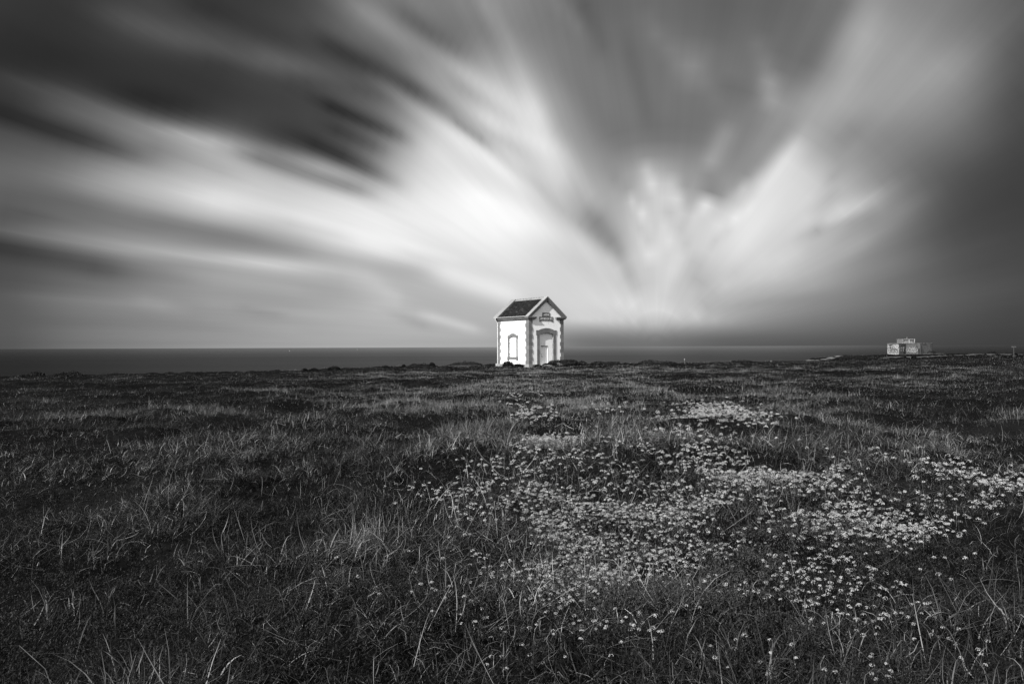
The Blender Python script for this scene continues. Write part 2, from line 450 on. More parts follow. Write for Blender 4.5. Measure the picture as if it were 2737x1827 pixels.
rs = np.concatenate([[1], np.geomspace(60, 160000, 40)]); as_ = np.linspace(-math.pi, math.pi, 97)
A2, R2 = np.meshgrid(as_, rs)
V = np.stack([np.sin(A2)*R2, np.cos(A2)*R2, np.full(A2.shape, SEA)], -1).reshape(-1, 3)
ii, jj = np.meshgrid(np.arange(len(rs)-1), np.arange(96), indexing='ij')
F = np.stack([ii*97+jj, (ii+1)*97+jj, (ii+1)*97+jj+1, ii*97+jj+1], -1).reshape(-1, 4)[:, ::-1]
sea = np_mesh('water', V, F, m)
tag(sea, 'smooth dark grey sea reaching to the horizon', kind='structure')

# ------------------------------------------------------------------ house (local axes: x along the gable front, y to the back, z up)
HW, HD = 4.32, 5.75
P0 = (1.709, 80.0, EYE-2.06)
house = empty('signal_house', P0, math.atan2(.562, .827))
tag(house, 'small white gabled house with granite corners and dark mossy roof standing alone on the turf', 'house')
front = lambda u, v, w: (u, w, v)        # outline on the gable front
side = lambda u, v, w: (w, u, v)         # outline on the left wall
EAVE = 4.83
def arc(xc, hw, zs, rise, n=12, rev=False):
    rad = (hw*hw+rise*rise)/(2*rise); a = math.asin(hw/rad)
    pts = [(xc+rad*math.sin(-a+2*a*i/n), zs+rise-rad+rad*math.cos(-a+2*a*i/n)) for i in range(n+1)]
    return pts[::-1] if rev else pts
SL = (7.17-5.09)/2.49
def apex(z_at_wall): return z_at_wall+SL*HW/2
# white walls: front gable with an arched opening, plain other walls
wl = MB()
T = .3
AX, AHW, ASP, ARISE = 2.18, .88, 3.32, .16
o_l = [(0, 0), (AX-AHW, 0), (AX-AHW, ASP)]+arc(AX, AHW, ASP, ARISE)[1:-1]+[(AX+AHW, ASP), (AX+AHW, 0), (HW, 0), (HW, 4.95), (HW/2, 6.72), (0, 4.95)]
o_l = [(AX-AHW, 0), (AX-AHW, ASP)]+arc(AX, AHW, ASP, ARISE, 12)[1:7]+[(AX, ASP+ARISE), (HW/2, 6.72), (0.0, 4.95), (0.0, 0)]
o_r = [(AX+AHW, 0), (HW, 0), (HW, 4.95), (HW/2, 6.72), (AX, ASP+ARISE)]+arc(AX, AHW, ASP, ARISE, 12)[7:12]+[(AX+AHW, ASP)]
wl.prism(o_l, front, 0, T); wl.prism(o_r, front, 0, T)
wl.prism([(0, 0), (HW, 0), (HW, 4.95), (HW/2, 6.72), (0, 4.95)], front, HD-T, HD)
wl.box(HW-T, HW, T, HD-T, 0, EAVE+.1)
# left wall with a shallow blind window
WC, WH = 2.87, .66
BZ0, BSP, BRISE = 1.02, 2.97, .16
wl.box(0, T, T, WC-WH, 0, EAVE+.1); wl.box(0, T, WC+WH, HD-T, 0, EAVE+.1); wl.box(0, T, WC-WH, WC+WH, 0, BZ0)
wl.prism([(WC-WH, BSP)]+arc(WC, WH, BSP, BRISE)[1:-1]+[(WC+WH, BSP), (WC+WH, EAVE+.1), (WC-WH, EAVE+.1)], side, 0, T)
wl.build('wall', M['plaster'], house)
# infill of the arched doorway
RD = .17
inf = MB()
DX0, DX1, DZ1 = 1.60, 2.44, 2.10
inf.prism([(AX-AHW-.02, 0), (AX-AHW-.02, ASP+.3), (AX+AHW+.02, ASP+.3), (AX+AHW+.02, 0), (DX1+.06, 0), (DX1+.06, DZ1+.06), (DX0-.06, DZ1+.06), (DX0-.06, 0)], front, RD, RD+.2)
inf.build('infill_panel', M['infill'], house)
# door
dr = MB(); dr.box(DX0, DX1, RD+.10, RD+.14, .14, DZ1)
for zz0, zz1 in ((.3, 1.0), (1.12, 1.95)):
    dr.box(DX0+.14, DX1-.14, RD+.092, RD+.10, zz0, zz1)
door = dr.build('door', M['door'], house)
fr = MB()
fr.box(DX0-.06, DX0, RD-.012, RD+.15, .0, DZ1+.06); fr.box(DX1, DX1+.06, RD-.012, RD+.15, .0, DZ1+.06)
fr.box(DX0, DX1, RD-.012, RD+.15, DZ1, DZ1+.06); fr.box(DX0, DX1, RD+.06, RD+.15, .0, .13)
fr.build('frame', M['door'], door)
lt = MB(); lt.box(DX0-.02, DX1-.0, RD-.03, RD-.012, DZ1-.005, DZ1+.075); lt.build('lintel_bar', M['granite'], door)
hb = MB(); hb.box(DX0+.10, DX0+.15, RD+.085, RD+.1, 1.24, 1.34); hb.build('lock_plate', M['dark'], door)
hb = MB(); hb.tube([(DX0+.14, RD+.085, 1.16), (DX0+.15, RD+.05, 1.1), (DX0+.18, RD+.05, 1.02), (DX0+.21, RD+.06, .98)], .018); hb.build('handle', M['dark'], door)
st = MB(); st.box(DX0-.15, DX1+.12, -.16, RD+.05, -.02, .12); st.build('doorstep', M['plaster'], house)
# stone arch round the doorway
R_ = random.Random(4)
ar = MB()
EAR0, EAR1, EZ0, EZ1 = .87, 3.46, 3.25, 3.74
outer = arc(AX, .98, 3.74, .22, 8); inner = arc(AX, AHW, ASP, ARISE, 8)
P = -.05
for i in range(8):
    q = [inner[i], inner[i+1], outer[i+1], outer[i]]
    ar.prism(q, front, P, T*.99, R_.uniform(.8, 1.15))
ar.prism([(EAR0, EZ0), (AX-AHW, EZ0), (AX-AHW, ASP), (AX-.98, 3.74), (EAR0, 3.74)], front, P, T*.99, .95)
ar.prism([(EAR1, EZ0), (AX+AHW, EZ0), (AX+AHW, ASP), (AX+.98, 3.74), (EAR1, 3.74)], front, P, T*.99, 1.0)
ar.build('door_arch', M['granite'], house)
for x0, x1 in ((.98, AX-AHW), (AX+AHW, 3.36)):
    j = MB(); z = .0
    while z < 3.24:
        h = min(3.245, z+R_.uniform(.5, .66))
        if 3.245-h < .2: h = 3.245
        j.box(x0, x1, P, T*.99, z+.006, h-.006, R_.uniform(.78, 1.15)); z = h
    j.box(x0+.01, x1-.01, P+.01, T*.95, 0, 3.24, .6)
    j.build('door_jamb', M['granite'], house)
# blind window surround
bw_ = MB(); bw_.box(.07, .2, WC-WH-.01, WC+WH+.01, BZ0-.1, BSP+BRISE+.1); bw_.build('window_infill', M['plaster'], house)
ws = MB()
so_ = arc(WC, .72, 3.24, .21, 8); si_ = arc(WC, WH, BSP, BRISE, 8)
for i in range(8):
    ws.prism([si_[i], si_[i+1], so_[i+1], so_[i]], side, -.045, .2, R_.uniform(.85, 1.1))
for s in (-1, 1):
    ws.prism([(WC+s*.96, 2.91), (WC+s*WH, 2.91), (WC+s*WH, BSP), (WC+s*.72, 3.24), (WC+s*.96, 3.24)], side, -.045, .2, .95)
    z = 1.05
    while z < 2.9:
        h = min(2.905, z+.46)
        ws.prism([(WC+s*WH, z+.005), (WC+s*.88, z+.005), (WC+s*.88, h-.005), (WC+s*WH, h-.005)], side, -.045, .2, R_.uniform(.75, 1.1)); z = h
wsur = ws.build('window_surround', M['granite'], house)
sl_ = MB()
sl_.box(-.07, .19, WC-.64, WC+.64, .81, 1.02, .95)
for s in (-1, 1):
    a, c = sorted((WC+s*.642, WC+s*.98)); sl_.box(-.075, .19, a, c, .69, 1.04, .9)
sl_.build('window_sill', M['granite'], wsur)
for z in (1.45, 2.55):
    hg = MB(); hg.box(-.05, .07, WC+WH-.1, WC+WH-.02, z-.03, z+.03)
    hg.build('hinge_stub', M['plaster'], wsur)
# plinth
pl = MB()
pl.box(-.05, 0, -.05, HD+.05, -.45, .28, .75); pl.box(0, AX-AHW-.3, -.05, 0, -.45, .28, .75); pl.box(3.36, HW+.05, -.05, 0, -.45, .28, .75)
pl.box(HW, HW+.05, 0, HD+.05, -.45, .28, .75); pl.box(-.08, .46, -.08, .0, -.45, .3, 1.0); pl.box(-.081, 0, -.0, .62, -.45, .3, 1.15)
pl.box(-.08, 0, HD-.45, HD+.3, -.45, .3, 1.3)
pl.build('plinth', M['granite_pale'], house)
# corner stones, alternating long and short
def quoin(cx, cy, sx, sy, short_x, long_x, short_y, long_y, first):
    q = MB(); z = .305; k = first
    while z < 4.70:
        h = z+.374
        if 4.83-h < .2: h = 4.83
        lx = long_x if k % 2 == 0 else short_x
        ly = short_y if k % 2 == 0 else long_y
        e = .05; tn = R_.uniform(.78, 1.18)
        x0, x1 = sorted((cx-sx*e, cx+sx*lx)); y0, y1 = sorted((cy-sy*e, cy+sy*ly))
        # L-shaped block: two legs butted at the corner
        ya, yb = sorted((cy-sy*e, cy+sy*.02))
        q.box(x0, x1, ya, yb, z+.006, h-.006, tn)
        xa, xb = sorted((cx-sx*e, cx+sx*.02)); yc, yd = sorted((cy+sy*.02, cy+sy*ly))
        q.box(xa, xb, yc, yd, z+.006, h-.006, tn)
        z = h; k += 1
    return q.build('corner_stones', M['granite'], house)
quoin(0, 0, 1, 1, .32, .42, .46, .60, 1)
quoin(HW, 0, -1, 1, .32, .42, .46, .60, 1)
quoin(0, HD, 1, -1, .32, .42, .46, .62, 0)
quoin(HW, HD, -1, -1, .32, .42, .46, .62, 0)
# moulded cornice: profile (projection, z)
PROF = [(0, 4.80), (.10, 4.80), (.12, 4.85), (.20, 4.86), (.22, 4.93), (.25, 4.94), (.28, 5.02), (.28, 5.09), (0, 5.09)]
def run(ax, a, b, at, sgn, name, tones=None, cuts=None):
    q = MB(); xs = cuts or [a, b]
    for i in range(len(xs)-1):
        g0 = .008 if i else 0
        if ax == 'y': q.prism([(p*sgn+at, z) for p, z in PROF], lambda u, v, w: (u, w, v), xs[i]+g0, xs[i+1], (tones or [1.0]*9)[i % 9])
        else: q.prism([(p*sgn+at, z) for p, z in PROF], lambda u, v, w: (w, u, v), xs[i]+g0, xs[i+1], (tones or [1.0]*9)[i % 9])
    return q.build(name, M['granite'], house)
tn = [1.0, 1.25, 1.1, 1.35, 1.15, 1.3, 1.0, 1.2, 1.1]
run('y', 0, 0, 0, -1, 'side_cornice', tn, [.42, .9, 1.6, 2.3, 3.0, 3.7, 4.4, 5.2, HD-.0])
run('y', 0, 0, HW, 1, 'side_cornice', tn, [.42, 1.4, 2.4, 3.4, 4.4, HD-.0])
def eave_return(x0, x1, yc, sy):
    """short moulded block wrapping a corner below the raking cornice"""
    q = MB()
    for k in range(len(PROF)-2):
        (p0, z0), (p1, z1) = PROF[k], PROF[k+1]
        if abs(z1-z0) < 1e-6: continue
        cx0, cx1 = x0, x1
        def rect(p, z):
            return [(cx0-p, yc-sy*p, z), (cx1+p, yc-sy*p, z), (cx1+p, yc+sy*.42, z), (cx0-p, yc+sy*.42, z)]
        q.add(rect(p0, z0)+rect(p1, z1), [(0, 1, 2, 3), (4, 5, 6, 7), (0, 1, 5, 4), (1, 2, 6, 5), (2, 3, 7, 6), (3, 0, 4, 7)], 1.0)
    return q.build('cornice_return', M['granite'], house)
eave_return(0, .54, 0, 1); eave_return(HW-.74+.0, HW, 0, 1)
eave_return(0, .54, HD, -1); eave_return(HW-.54, HW, HD, -1)
# raking cornices: moulded band under a pale coping
def rake(y_out, y_in, side_sign, name):
    q = MB(); xa = -.28 if side_sign < 0 else HW+.28; xm = HW/2
    layers = [(0, .09, 1.0, .0), (.09, .2, .95, .05), (.2, .30, .9, .10)]
    for a, b2, tone, inset in layers:
        yo = y_out+inset*(1 if y_out < y_in else -1)
        dz = 1.305
        def zz(x): return 5.09+SL*(x+.28) if side_sign < 0 else 5.09+SL*(HW+.28-x)
        qd = [(xa, zz(xa)-a*dz), (xm, zz(xm)-a*dz), (xm, zz(xm)-b2*dz), (xa, zz(xa)-b2*dz)]
        # the foot is cut level on the cornice return
        foot = 5.092
        def atz(zv, off): return (zv-5.09+off)/SL-.28 if side_sign < 0 else HW+.28-(zv-5.09+off)/SL
        qd = [(atz(foot, a*dz), foot), (xm, zz(xm)-a*dz), (xm, zz(xm)-b2*dz), (atz(foot, b2*dz), foot)]
        q.prism(qd, front, yo, y_in, tone)
    return q.build(name, M['granite'], house)
def coping(y0, y1, sgn):
    q = MB(); xm = HW/2
    n = 5
    for i in range(n):
        a = i/n; b2 = (i+1)/n-.006
        if sgn < 0: xs = (-.30+a*(xm+.30), -.30+b2*(xm+.30)); f_ = lambda x: 5.10+SL*(x+.28)
        else: xs = (HW+.30-a*(xm+.30), HW+.30-b2*(xm+.30)); f_ = lambda x: 5.10+SL*(HW+.28-x)
        q.prism([(xs[0], f_(xs[0])), (xs[1], f_(xs[1])), (xs[1], f_(xs[1])+.05), (xs[0], f_(xs[0])+.05)], front, y0, y1, R_.uniform(.9, 1.15))
    return q.build('coping', M['granite_pale'], house)
for sgn in (-1, 1):
    rake(-.28, .25, sgn, 'raking_cornice'); rake(HD+.28, HD-.25, sgn, 'raking_cornice')
    coping(-.30, .26, sgn); coping(HD-.26, HD+.52, sgn)
# slate roof between the copings
rf = MB()
ny, nx = 26, 16
for sgn in (-1, 1):
    for i in range(nx):
        a0, a1 = i/nx, (i+1)/nx+.012
        for j in range(ny):
            y0 = .27+j*(HD-.54)/ny; y1 = y0+(HD-.54)/ny-.01
            if i % 2: y0 += .0
            lift = .02+R_.uniform(0, .012)
            def pt(a, y, dz):
                x = -.24+a*(HW/2+.24); z = 5.07+SL*(x+.24)-.06
                return ((x if sgn < 0 else HW-x), y, z+dz)
            t = R_.choice([.7, .85, 1, 1, 1.2, 1.5])
            vs = [pt(a0, y0, lift+.012), pt(a0, y1, lift+.012), pt(a1, y1, lift-.012), pt(a1, y0, lift-.012),
                  pt(a0, y0, -.02), pt(a0, y1, -.02), pt(a1, y1, -.03), pt(a1, y0, -.03)]
            rf.add(vs, [(0, 1, 2, 3), (4, 5, 6, 7), (0, 1, 5, 4), (1, 2, 6, 5), (2, 3, 7, 6), (3, 0, 4, 7)], t)
roof = rf.build('roof', M['slate'], house)
rt = MB(); n = 18
for i in range(n):
    y0 = .28+i*(HD-.56)/n; y1 = y0+(HD-.56)/n-.02
    zt_ = 5.07+SL*(HW/2+.24)-.03
    rt.prism([(HW/2-.16, zt_-.10), (HW/2, zt_+.06), (HW/2+.16, zt_-.10), (HW/2+.12, zt_-.16), (HW/2, zt_-.02), (HW/2-.12, zt_-.16)], front, y0, y1, R_.uniform(.75, 1.2))
    rt.box(HW/2-.03, HW/2+.03, y1-.05, y1, zt_+.04, zt_+.12, .5)
rt.build('ridge_tiles', M['ridge'], roof)
# gutter and downpipe
gt = MB()
prof = [(-.36+.07*math.cos(math.pi*(1+k/8)), 5.15+.07*math.sin(math.pi*(1+k/8))) for k in range(9)]
inn = [(-.36+.058*math.cos(math.pi*(1+k/8)), 5.152+.058*math.sin(math.pi*(1+k/8))) for k in range(9)][::-1]
gt.prism(prof+inn, lambda u, v, w_: (u, w_, v), .3, HD-.05)
for k in range(9): gt.box(-.30, -.24, .5+k*.6, .53+k*.6, 5.09, 5.17)
gut = gt.build('gutter', M['zinc'], house)
dp = MB()
dp.tube([(-.36, HD-.12, 5.10), (-.38, HD-.12, 4.98), (-.36, HD-.12, 4.88), (-.12, HD-.16, 4.6), (-.11, HD-.18, 4.4), (-.11, HD-.18, .35), (-.2, HD-.18, .2)], .05, 10)
for z in (4.2, 3.0, 1.9, 1.5, .7): dp.box(-.17, 0, HD-.24, HD-.12, z, z+.03)
dp.build('downpipe', M['zinc'], gut)
# name sign
sg = MB()
sg.prism([(1.29, 4.60), (1.49, 4.60), (1.49, 4.71), (2.82, 4.71), (2.82, 4.60), (3.02, 4.60), (3.02, 5.10), (2.62, 5.10), (2.62, 5.52), (1.66, 5.52), (1.66, 5.10), (1.29, 5.10)], front, -.04, .0)
sign = sg.build('name_sign', M['sign'], house)
def text(body, size, xc, z, width, parent):
    cu = bpy.data.curves.new('lettering', 'FONT'); cu.body = body; cu.size = size; cu.extrude = .006; cu.offset = .002
    cu.align_x = 'CENTER'; cu.resolution_u = 3
    o = bpy.data.objects.new('tmp', cu); COL.objects.link(o)
    dg = bpy.context.evaluated_depsgraph_get()
    me = bpy.data.meshes.new_from_object(o.evaluated_get(dg)); bpy.data.objects.remove(o)
    me.name = 'lettering'; me.materials.clear(); me.materials.append(M['letter'])
    xs = [v.co.x for v in me.vertices]; k = width/(max(xs)-min(xs))
    for v in me.vertices: v.co.x *= k
    l = bpy.data.objects.new('lettering', me); COL.objects.link(l); l.parent = parent
    l.rotation_euler = (R(90), 0, 0); l.location = (xc, -.047, z)
    return l
text('SIRÈNE', .23, 2.14, 5.22, .80, sign)
text('DE BELLE-ILE', .25, 2.155, 4.82, 1.55, sign)

# ------------------------------------------------------------------ bunker on the far headland
def bpt(px, d): return Vector(((px-CX)/FPX*d, d, 0))
BO = bpt(2430, 224)
bz = float(zt(BO.x, 219))
bk = empty('bunker', (BO.x, BO.y, bz))
tag(bk, 'low concrete bunker daubed with graffiti on the far headland by the sea', 'bunker')
foot = [bpt(2372, 222), bpt(2402.5, 217), bpt(2421, 221.5), bpt(2421.2, 219.6), bpt(2460, 222.2), bpt(2461, 225), bpt(2466, 226), bpt(2489, 230.5), bpt(2492, 238), bpt(2440, 240), bpt(2384, 234)]
foot = [((p.x-BO.x), (p.y-BO.y)) for p in foot]
TOPZ = EYE-bz+(hor(2430)-917.3)/FPX*221
body = MB(); body.prism(foot, lambda u, v, w_: (u, v, w_), -1.2, TOPZ-.16)
body.build('wall', M['concrete'], bk)
cen = (sum(p[0] for p in foot)/len(foot), sum(p[1] for p in foot)/len(foot))
sb = MB(); rj = random.Random(5); big = []
for i in range(len(foot)):
    (u0, v0), (u1, v1) = foot[i], foot[(i+1) % len(foot)]
    nseg = max(1, int(math.hypot(u1-u0, v1-v0)/.6))
    for q0 in range(nseg):
        u = u0+(u1-u0)*q0/nseg; v = v0+(v1-v0)*q0/nseg; kk = 1.012+rj.uniform(-.012, .012)
        big.append((cen[0]+(u-cen[0])*kk, cen[1]+(v-cen[1])*kk))
sb.prism(big, lambda u, v, w_: (u, v, w_+(.05*math.sin(u*3.1)+.06*math.sin(u*7.7+v) if w_ == TOPZ else 0)), TOPZ-.158, TOPZ)
sb.build('roof_slab', M['concrete'], bk)
def on_face(a, b, u, z, out=.02):
    a = Vector((a[0], a[1], 0)); b = Vector((b[0], b[1], 0)); d = (b-a); n = Vector((d.y, -d.x, 0)).normalized()
    p = a+d*u+n*out; return (p.x, p.y, z)
ww = MB(); a, b2 = foot[0], foot[1]
p = [on_face(a, b2, .0, -1, .02), on_face(a, b2, 1, -1, .02), on_face(a, b2, 1, TOPZ-.17, .02), on_face(a, b2, 0, TOPZ-.17, .02)]
q_ = [on_face(a, b2, .0, -1, .0), on_face(a, b2, 1, -1, .0), on_face(a, b2, 1, TOPZ-.17, .0), on_face(a, b2, 0, TOPZ-.17, .0)]
ww.add(p+q_, [(0, 1, 2, 3), (4, 7, 6, 5), (0, 4, 5, 1), (1, 5, 6, 2), (2, 6, 7, 3), (3, 7, 4, 0)])
ww.build('whitewashed_face', M['whitewash'], bk)
rg = random.Random(9)
def squiggle(mb, a, b, u0, u1, z0, z1, loops, r):
    L = math.hypot(b[0]-a[0], b[1]-a[1])
    for k in range(loops):
        uc = u0+(u1-u0)*(k+.5)/loops; zc = (z0+z1)/2+rg.uniform(-.1, .1)*(z1-z0)
        ru = (u1-u0)/loops*.5*rg.uniform(.8, 1.15); rz = (z1-z0)*.5*rg.uniform(.7, 1.05)
        ph = rg.uniform(0, 6); nn_ = 18
        pts = []
        for i in range(nn_):
            t = i/(nn_-1)*rg.uniform(5.0, 6.2)+ph
            pts.append(on_face(a, b, uc+ru*math.cos(t)*(1+.25*math.sin(3*t+k)), zc+rz*math.sin(t)*(1+.2*math.cos(2*t+k)), .045))
        mb.tube(pts, r, 5)
gl_ = MB(); squiggle(gl_, foot[3], foot[4], .06, .78, .35, 1.75, 7, .055); squiggle(gl_, foot[3], foot[4], .1, .7, 1.2, 2.1, 4, .04)
gl_.build('graffiti', M['paint_light'], bk)
gd = MB(); squiggle(gd, foot[0], foot[1], .12, .9, .3, 1.5, 6, .06); squiggle(gd, foot[0], foot[1], .15, .6, 1.6, 2.3, 3, .05)
gd.build('graffiti', M['paint_dark'], bk)
gd = MB(); squiggle(gd, foot[1], foot[2], .1, .9, .4, 1.9, 3, .05); gd.build('graffiti', M['paint_light'], bk)
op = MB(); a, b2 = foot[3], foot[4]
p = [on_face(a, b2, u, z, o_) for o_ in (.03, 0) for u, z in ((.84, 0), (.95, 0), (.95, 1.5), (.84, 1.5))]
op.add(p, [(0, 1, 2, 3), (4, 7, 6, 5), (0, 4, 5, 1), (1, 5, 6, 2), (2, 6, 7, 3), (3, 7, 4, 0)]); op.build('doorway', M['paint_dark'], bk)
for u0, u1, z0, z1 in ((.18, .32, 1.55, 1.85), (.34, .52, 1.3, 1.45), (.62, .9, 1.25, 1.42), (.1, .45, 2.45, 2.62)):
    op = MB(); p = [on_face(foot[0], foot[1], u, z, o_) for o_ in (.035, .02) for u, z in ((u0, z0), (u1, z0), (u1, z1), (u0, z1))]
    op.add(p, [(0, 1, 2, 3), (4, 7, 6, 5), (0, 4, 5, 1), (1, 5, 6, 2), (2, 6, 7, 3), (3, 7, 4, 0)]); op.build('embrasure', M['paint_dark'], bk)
tw = MB()
tx0, tx1 = (2424.5-2430)/FPX*226, (2457-2430)/FPX*226
H2 = 1.22
tw.box(tx0, tx1, 2.6, 6.0, TOPZ, TOPZ+H2-.1, .9)
tower = tw.build('lookout', M['concrete'], bk)
tf = MB()
for x in (tx0, (tx0+tx1)/2+.15, tx1-.12): tf.box(x, x+.12, 2.5, 2.6, TOPZ, TOPZ+H2-.1)
tf.box(tx0-.06, tx1+.06, 2.48, 6.05, TOPZ+H2-.098, TOPZ+H2)
tf.build('frame', M['whitewash'], tower)
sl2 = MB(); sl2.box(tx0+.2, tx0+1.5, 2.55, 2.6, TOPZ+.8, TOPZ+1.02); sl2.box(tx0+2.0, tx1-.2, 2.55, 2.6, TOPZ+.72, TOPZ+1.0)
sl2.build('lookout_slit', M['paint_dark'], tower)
ms_ = MB(); ms_.tube([((tx0+tx1)/2+.25, 4, TOPZ+H2), ((tx0+tx1)/2+.25, 4, TOPZ+H2+.55)], .06, 6); ms_.box((tx0+tx1)/2+.1, (tx0+tx1)/2+.4, 3.95, 4.05, TOPZ+H2+.4, TOPZ+H2+.55)
ms_.build('mast', M['concrete'], tower)

# ------------------------------------------------------------------ paths
def ribbon(name, pts, wd, label):
    P_ = [np.array(p, float) for p in pts]; dense = []
    for i in range(len(P_)-1):
        for k in range(12): dense.append(P_[i]*(1-k/12)+P_[i+1]*k/12)
    dense.append(P_[-1]); V = []; 
    for i, p in enumerate(dense):
        d = dense[min(i+1, len(dense)-1)]-dense[max(i-1, 0)]; d /= np.linalg.norm(d); n = np.array([-d[1], d[0]])
        ww_ = wd*(.7+.5*vnoise(np.array(i*.37), np.array(3.1)))
        for k in (-1, -.33, .33, 1):
            q = p+n*ww_*k
            V.append((q[0], q[1], float(zt(q[0], q[1]))+.10))
    F = [(i*4+k, i*4+k+1, (i+1)*4+k+1, (i+1)*4+k) for i in range(len(dense)-1) for k in range(3)]
    o = np_mesh(name, np.array(V), np.array(F), M['path'], smooth=True); tag(o, label, kind='structure')
def pd(px, d): return ((px-CX)/FPX*d, d)
ribbon('path', [pd(2285, 118), pd(2350, 121), pd(2400, 122), pd(2460, 128), pd(2540, 150), pd(2620, 172), pd(2680, 160), pd(2760, 150), pd(2900, 140)], 1.0, 'pale worn track crossing the far headland')
ribbon('path', [pd(2655, 118), pd(2690, 119), pd(2720, 117), pd(2800, 112)], .5, 'short pale track in front of the signpost')
ribbon('path', [pd(2400, 213), pd(2450, 213), pd(2480, 214), pd(2520, 210)], 1.6, 'bare pale strip of ground in front of the bunker')

# ------------------------------------------------------------------ signpost, stake, boats
p = surf(2709.5, 124)
sp = empty('signpost', p); tag(sp, 'thin signpost with two short boards at its top on the far right headland', 'signpost')
q = MB(); q.tube([(0, 0, -.2), (0, 0, 1.6)], .045, 8, r2=.035); q.build('post', M['wood'], sp)
q = MB(); q.prism([(-.36, 1.42), (-.05, 1.42), (-.05, 1.56), (-.36, 1.56), (-.42, 1.49)], front, -.06, -.045); q.build('board', M['wood'], sp)
q = MB(); q.prism([(.05, 1.42), (.30, 1.42), (.36, 1.49), (.30, 1.56), (.05, 1.56)], front, -.06, -.045); q.build('board', M['wood'], sp)
q = MB(); q.box(-.4, .25, -.05, -.0, 1.66, 1.69); q.build('top_board', M['wood'], sp)
q = MB(); q.box(-.12, .25, -.1, .15, -.05, .06); q.build('base_stone', M['rock'], sp)
p = surf(1829.5, 84)-Vector((0, 0, .12))
sp = empty('marker_stake', p); tag(sp, 'short pale marker stake with white top standing in the grass right of the house', 'stake')
q = MB(); q.tube([(0, 0, -.2), (.0, 0, .52)], .05, 8); q.build('post', M['wood'], sp)
q = MB(); q.tube([(0, 0, .521), (0, 0, .64)], .06, 8, r2=.045); q.build('cap', M['granite_pale'], sp)
def boat(px, d, L, lab):
    p = Vector(((px-CX)/FPX*d, d, SEA))
    e = empty('sailboat', p, .5); tag(e, lab, 'boat', 'sailboats on the sea')
    q = MB(); hull = [(-.5, 0), (-.3, .13), (.2, .13), (.5, 0), (.2, -.13), (-.3, -.13)]
    q.add([(u*L*.9, v*L*.8, .0) for u, v in hull]+[(u*L, v*L, .1*L) for u, v in hull], [tuple(range(6)), tuple(range(11, 5, -1))]+[(i, (i+1) % 6, (i+1) % 6+6, i+6) for i in range(6)])
    q.build('hull', M['hull'], e)
    q = MB(); q.tube([(0, 0, .1*L), (0, 0, 1.3*L)], .012*L, 6); q.build('mast', M['wood'], e)
    q = MB(); q.prism([(-.42*L, .2*L), (-.02*L, .2*L), (-.02*L, 1.25*L)], front, -.01*L, .01*L); q.build('mainsail', M['sail'], e)
    q = MB(); q.prism([(.03*L, .2*L), (.45*L, .13*L), (.03*L, 1.05*L)], front, -.01*L, .01*L); q.build('jib', M['sail'], e)
boat(773.6, 31.3*FPX/9.5, 8.0, 'tiny white sailboat on the sea, the nearer and lower of the two')
boat(954.6, 31.3*FPX/5.8, 9.5, 'very faint white sailboat close under the horizon, nearer to the house')

# ------------------------------------------------------------------ leaves and blades
def frames(n, dirs):
    up = np.array([0, 0, 1.])
    s = np.cross(dirs, up+rng.normal(0, .35, (n, 3))); s /= np.linalg.norm(s, axis=1, keepdims=True)+1e-9
    return s
def blades(P, H, W, lean, azim, bend, tone, segs=4, twist=.6):
    """curved tapering grass blades; returns verts, quads, tones"""
    n = len(P)
    hdir = np.stack([np.cos(azim), np.sin(azim), np.zeros(n)], 1)
    th0 = lean; pts = [P]; cur = P.copy(); th = th0.copy()
    hx = hdir.copy()
    crook = rng.normal(0, twist, n)/segs
    az = azim.copy()
    for k in range(segs):
        d = np.stack([np.sin(th)*np.cos(az), np.sin(th)*np.sin(az), np.cos(th)], 1)
        cur = cur+d*(H/segs)[:, None]; pts.append(cur)
        th = th+bend*(1+.7*k)/segs; az = az+crook
    fa = azim+math.pi/2+rng.normal(0, .7, n)
    side_ = np.stack([np.cos(fa), np.sin(fa), rng.normal(0, .2, n)], 1)
    prof_ = np.array([.75, 1.0, .85, .55, .12]) if segs == 4 else np.linspace(1, .15, segs+1)
    V = np.empty((n, segs+1, 2, 3))
    for k in range(segs+1):
        off = side_*(W*prof_[k]*.5)[:, None]
        V[:, k, 0] = pts[k]-off; V[:, k, 1] = pts[k]+off
    base = (np.arange(n)*(segs+1)*2)[:, None, None]
    f = np.array([[2*k, 2*k+1, 2*k+3, 2*k+2] for k in range(segs)])[None]
    return V.reshape(-1, 3), (base+f).reshape(-1, 4), np.repeat(tone, (segs+1)*2)
def scatter(n, d0, d1, amax=.74, power=1.0):
    """random ground points, denser near the camera: pdf in distance ~ d^-power"""
    u = rng.random(n)
    if abs(power-1) < 1e-6: d = d0*(d1/d0)**u
    else: d = (d0**(1-power)+u*(d1**(1-power)-d0**(1-power)))**(1/(1-power))
    a = rng.uniform(-amax, amax, n)
    return d*np.sin(a), d*np.cos(a), d
def keep_land(x, y):
    az = np.arctan2(x, y); E = np.interp(az, EDGE_A, EDGE_D)
    hx = (x-P0[0])*.827+(y-P0[1])*.562; hy = -(x-P0[0])*.562+(y-P0[1])*.827
    return (y < E+3) & ~((hx > -.12) & (hx < HW+.12) & (hy > -.12) & (hy < HD+.12))
def proj(x, y, z):
    return CX+FPX*x/y, 932-.004*(CX+FPX*x/y)+(EYE-z)/y*FPX
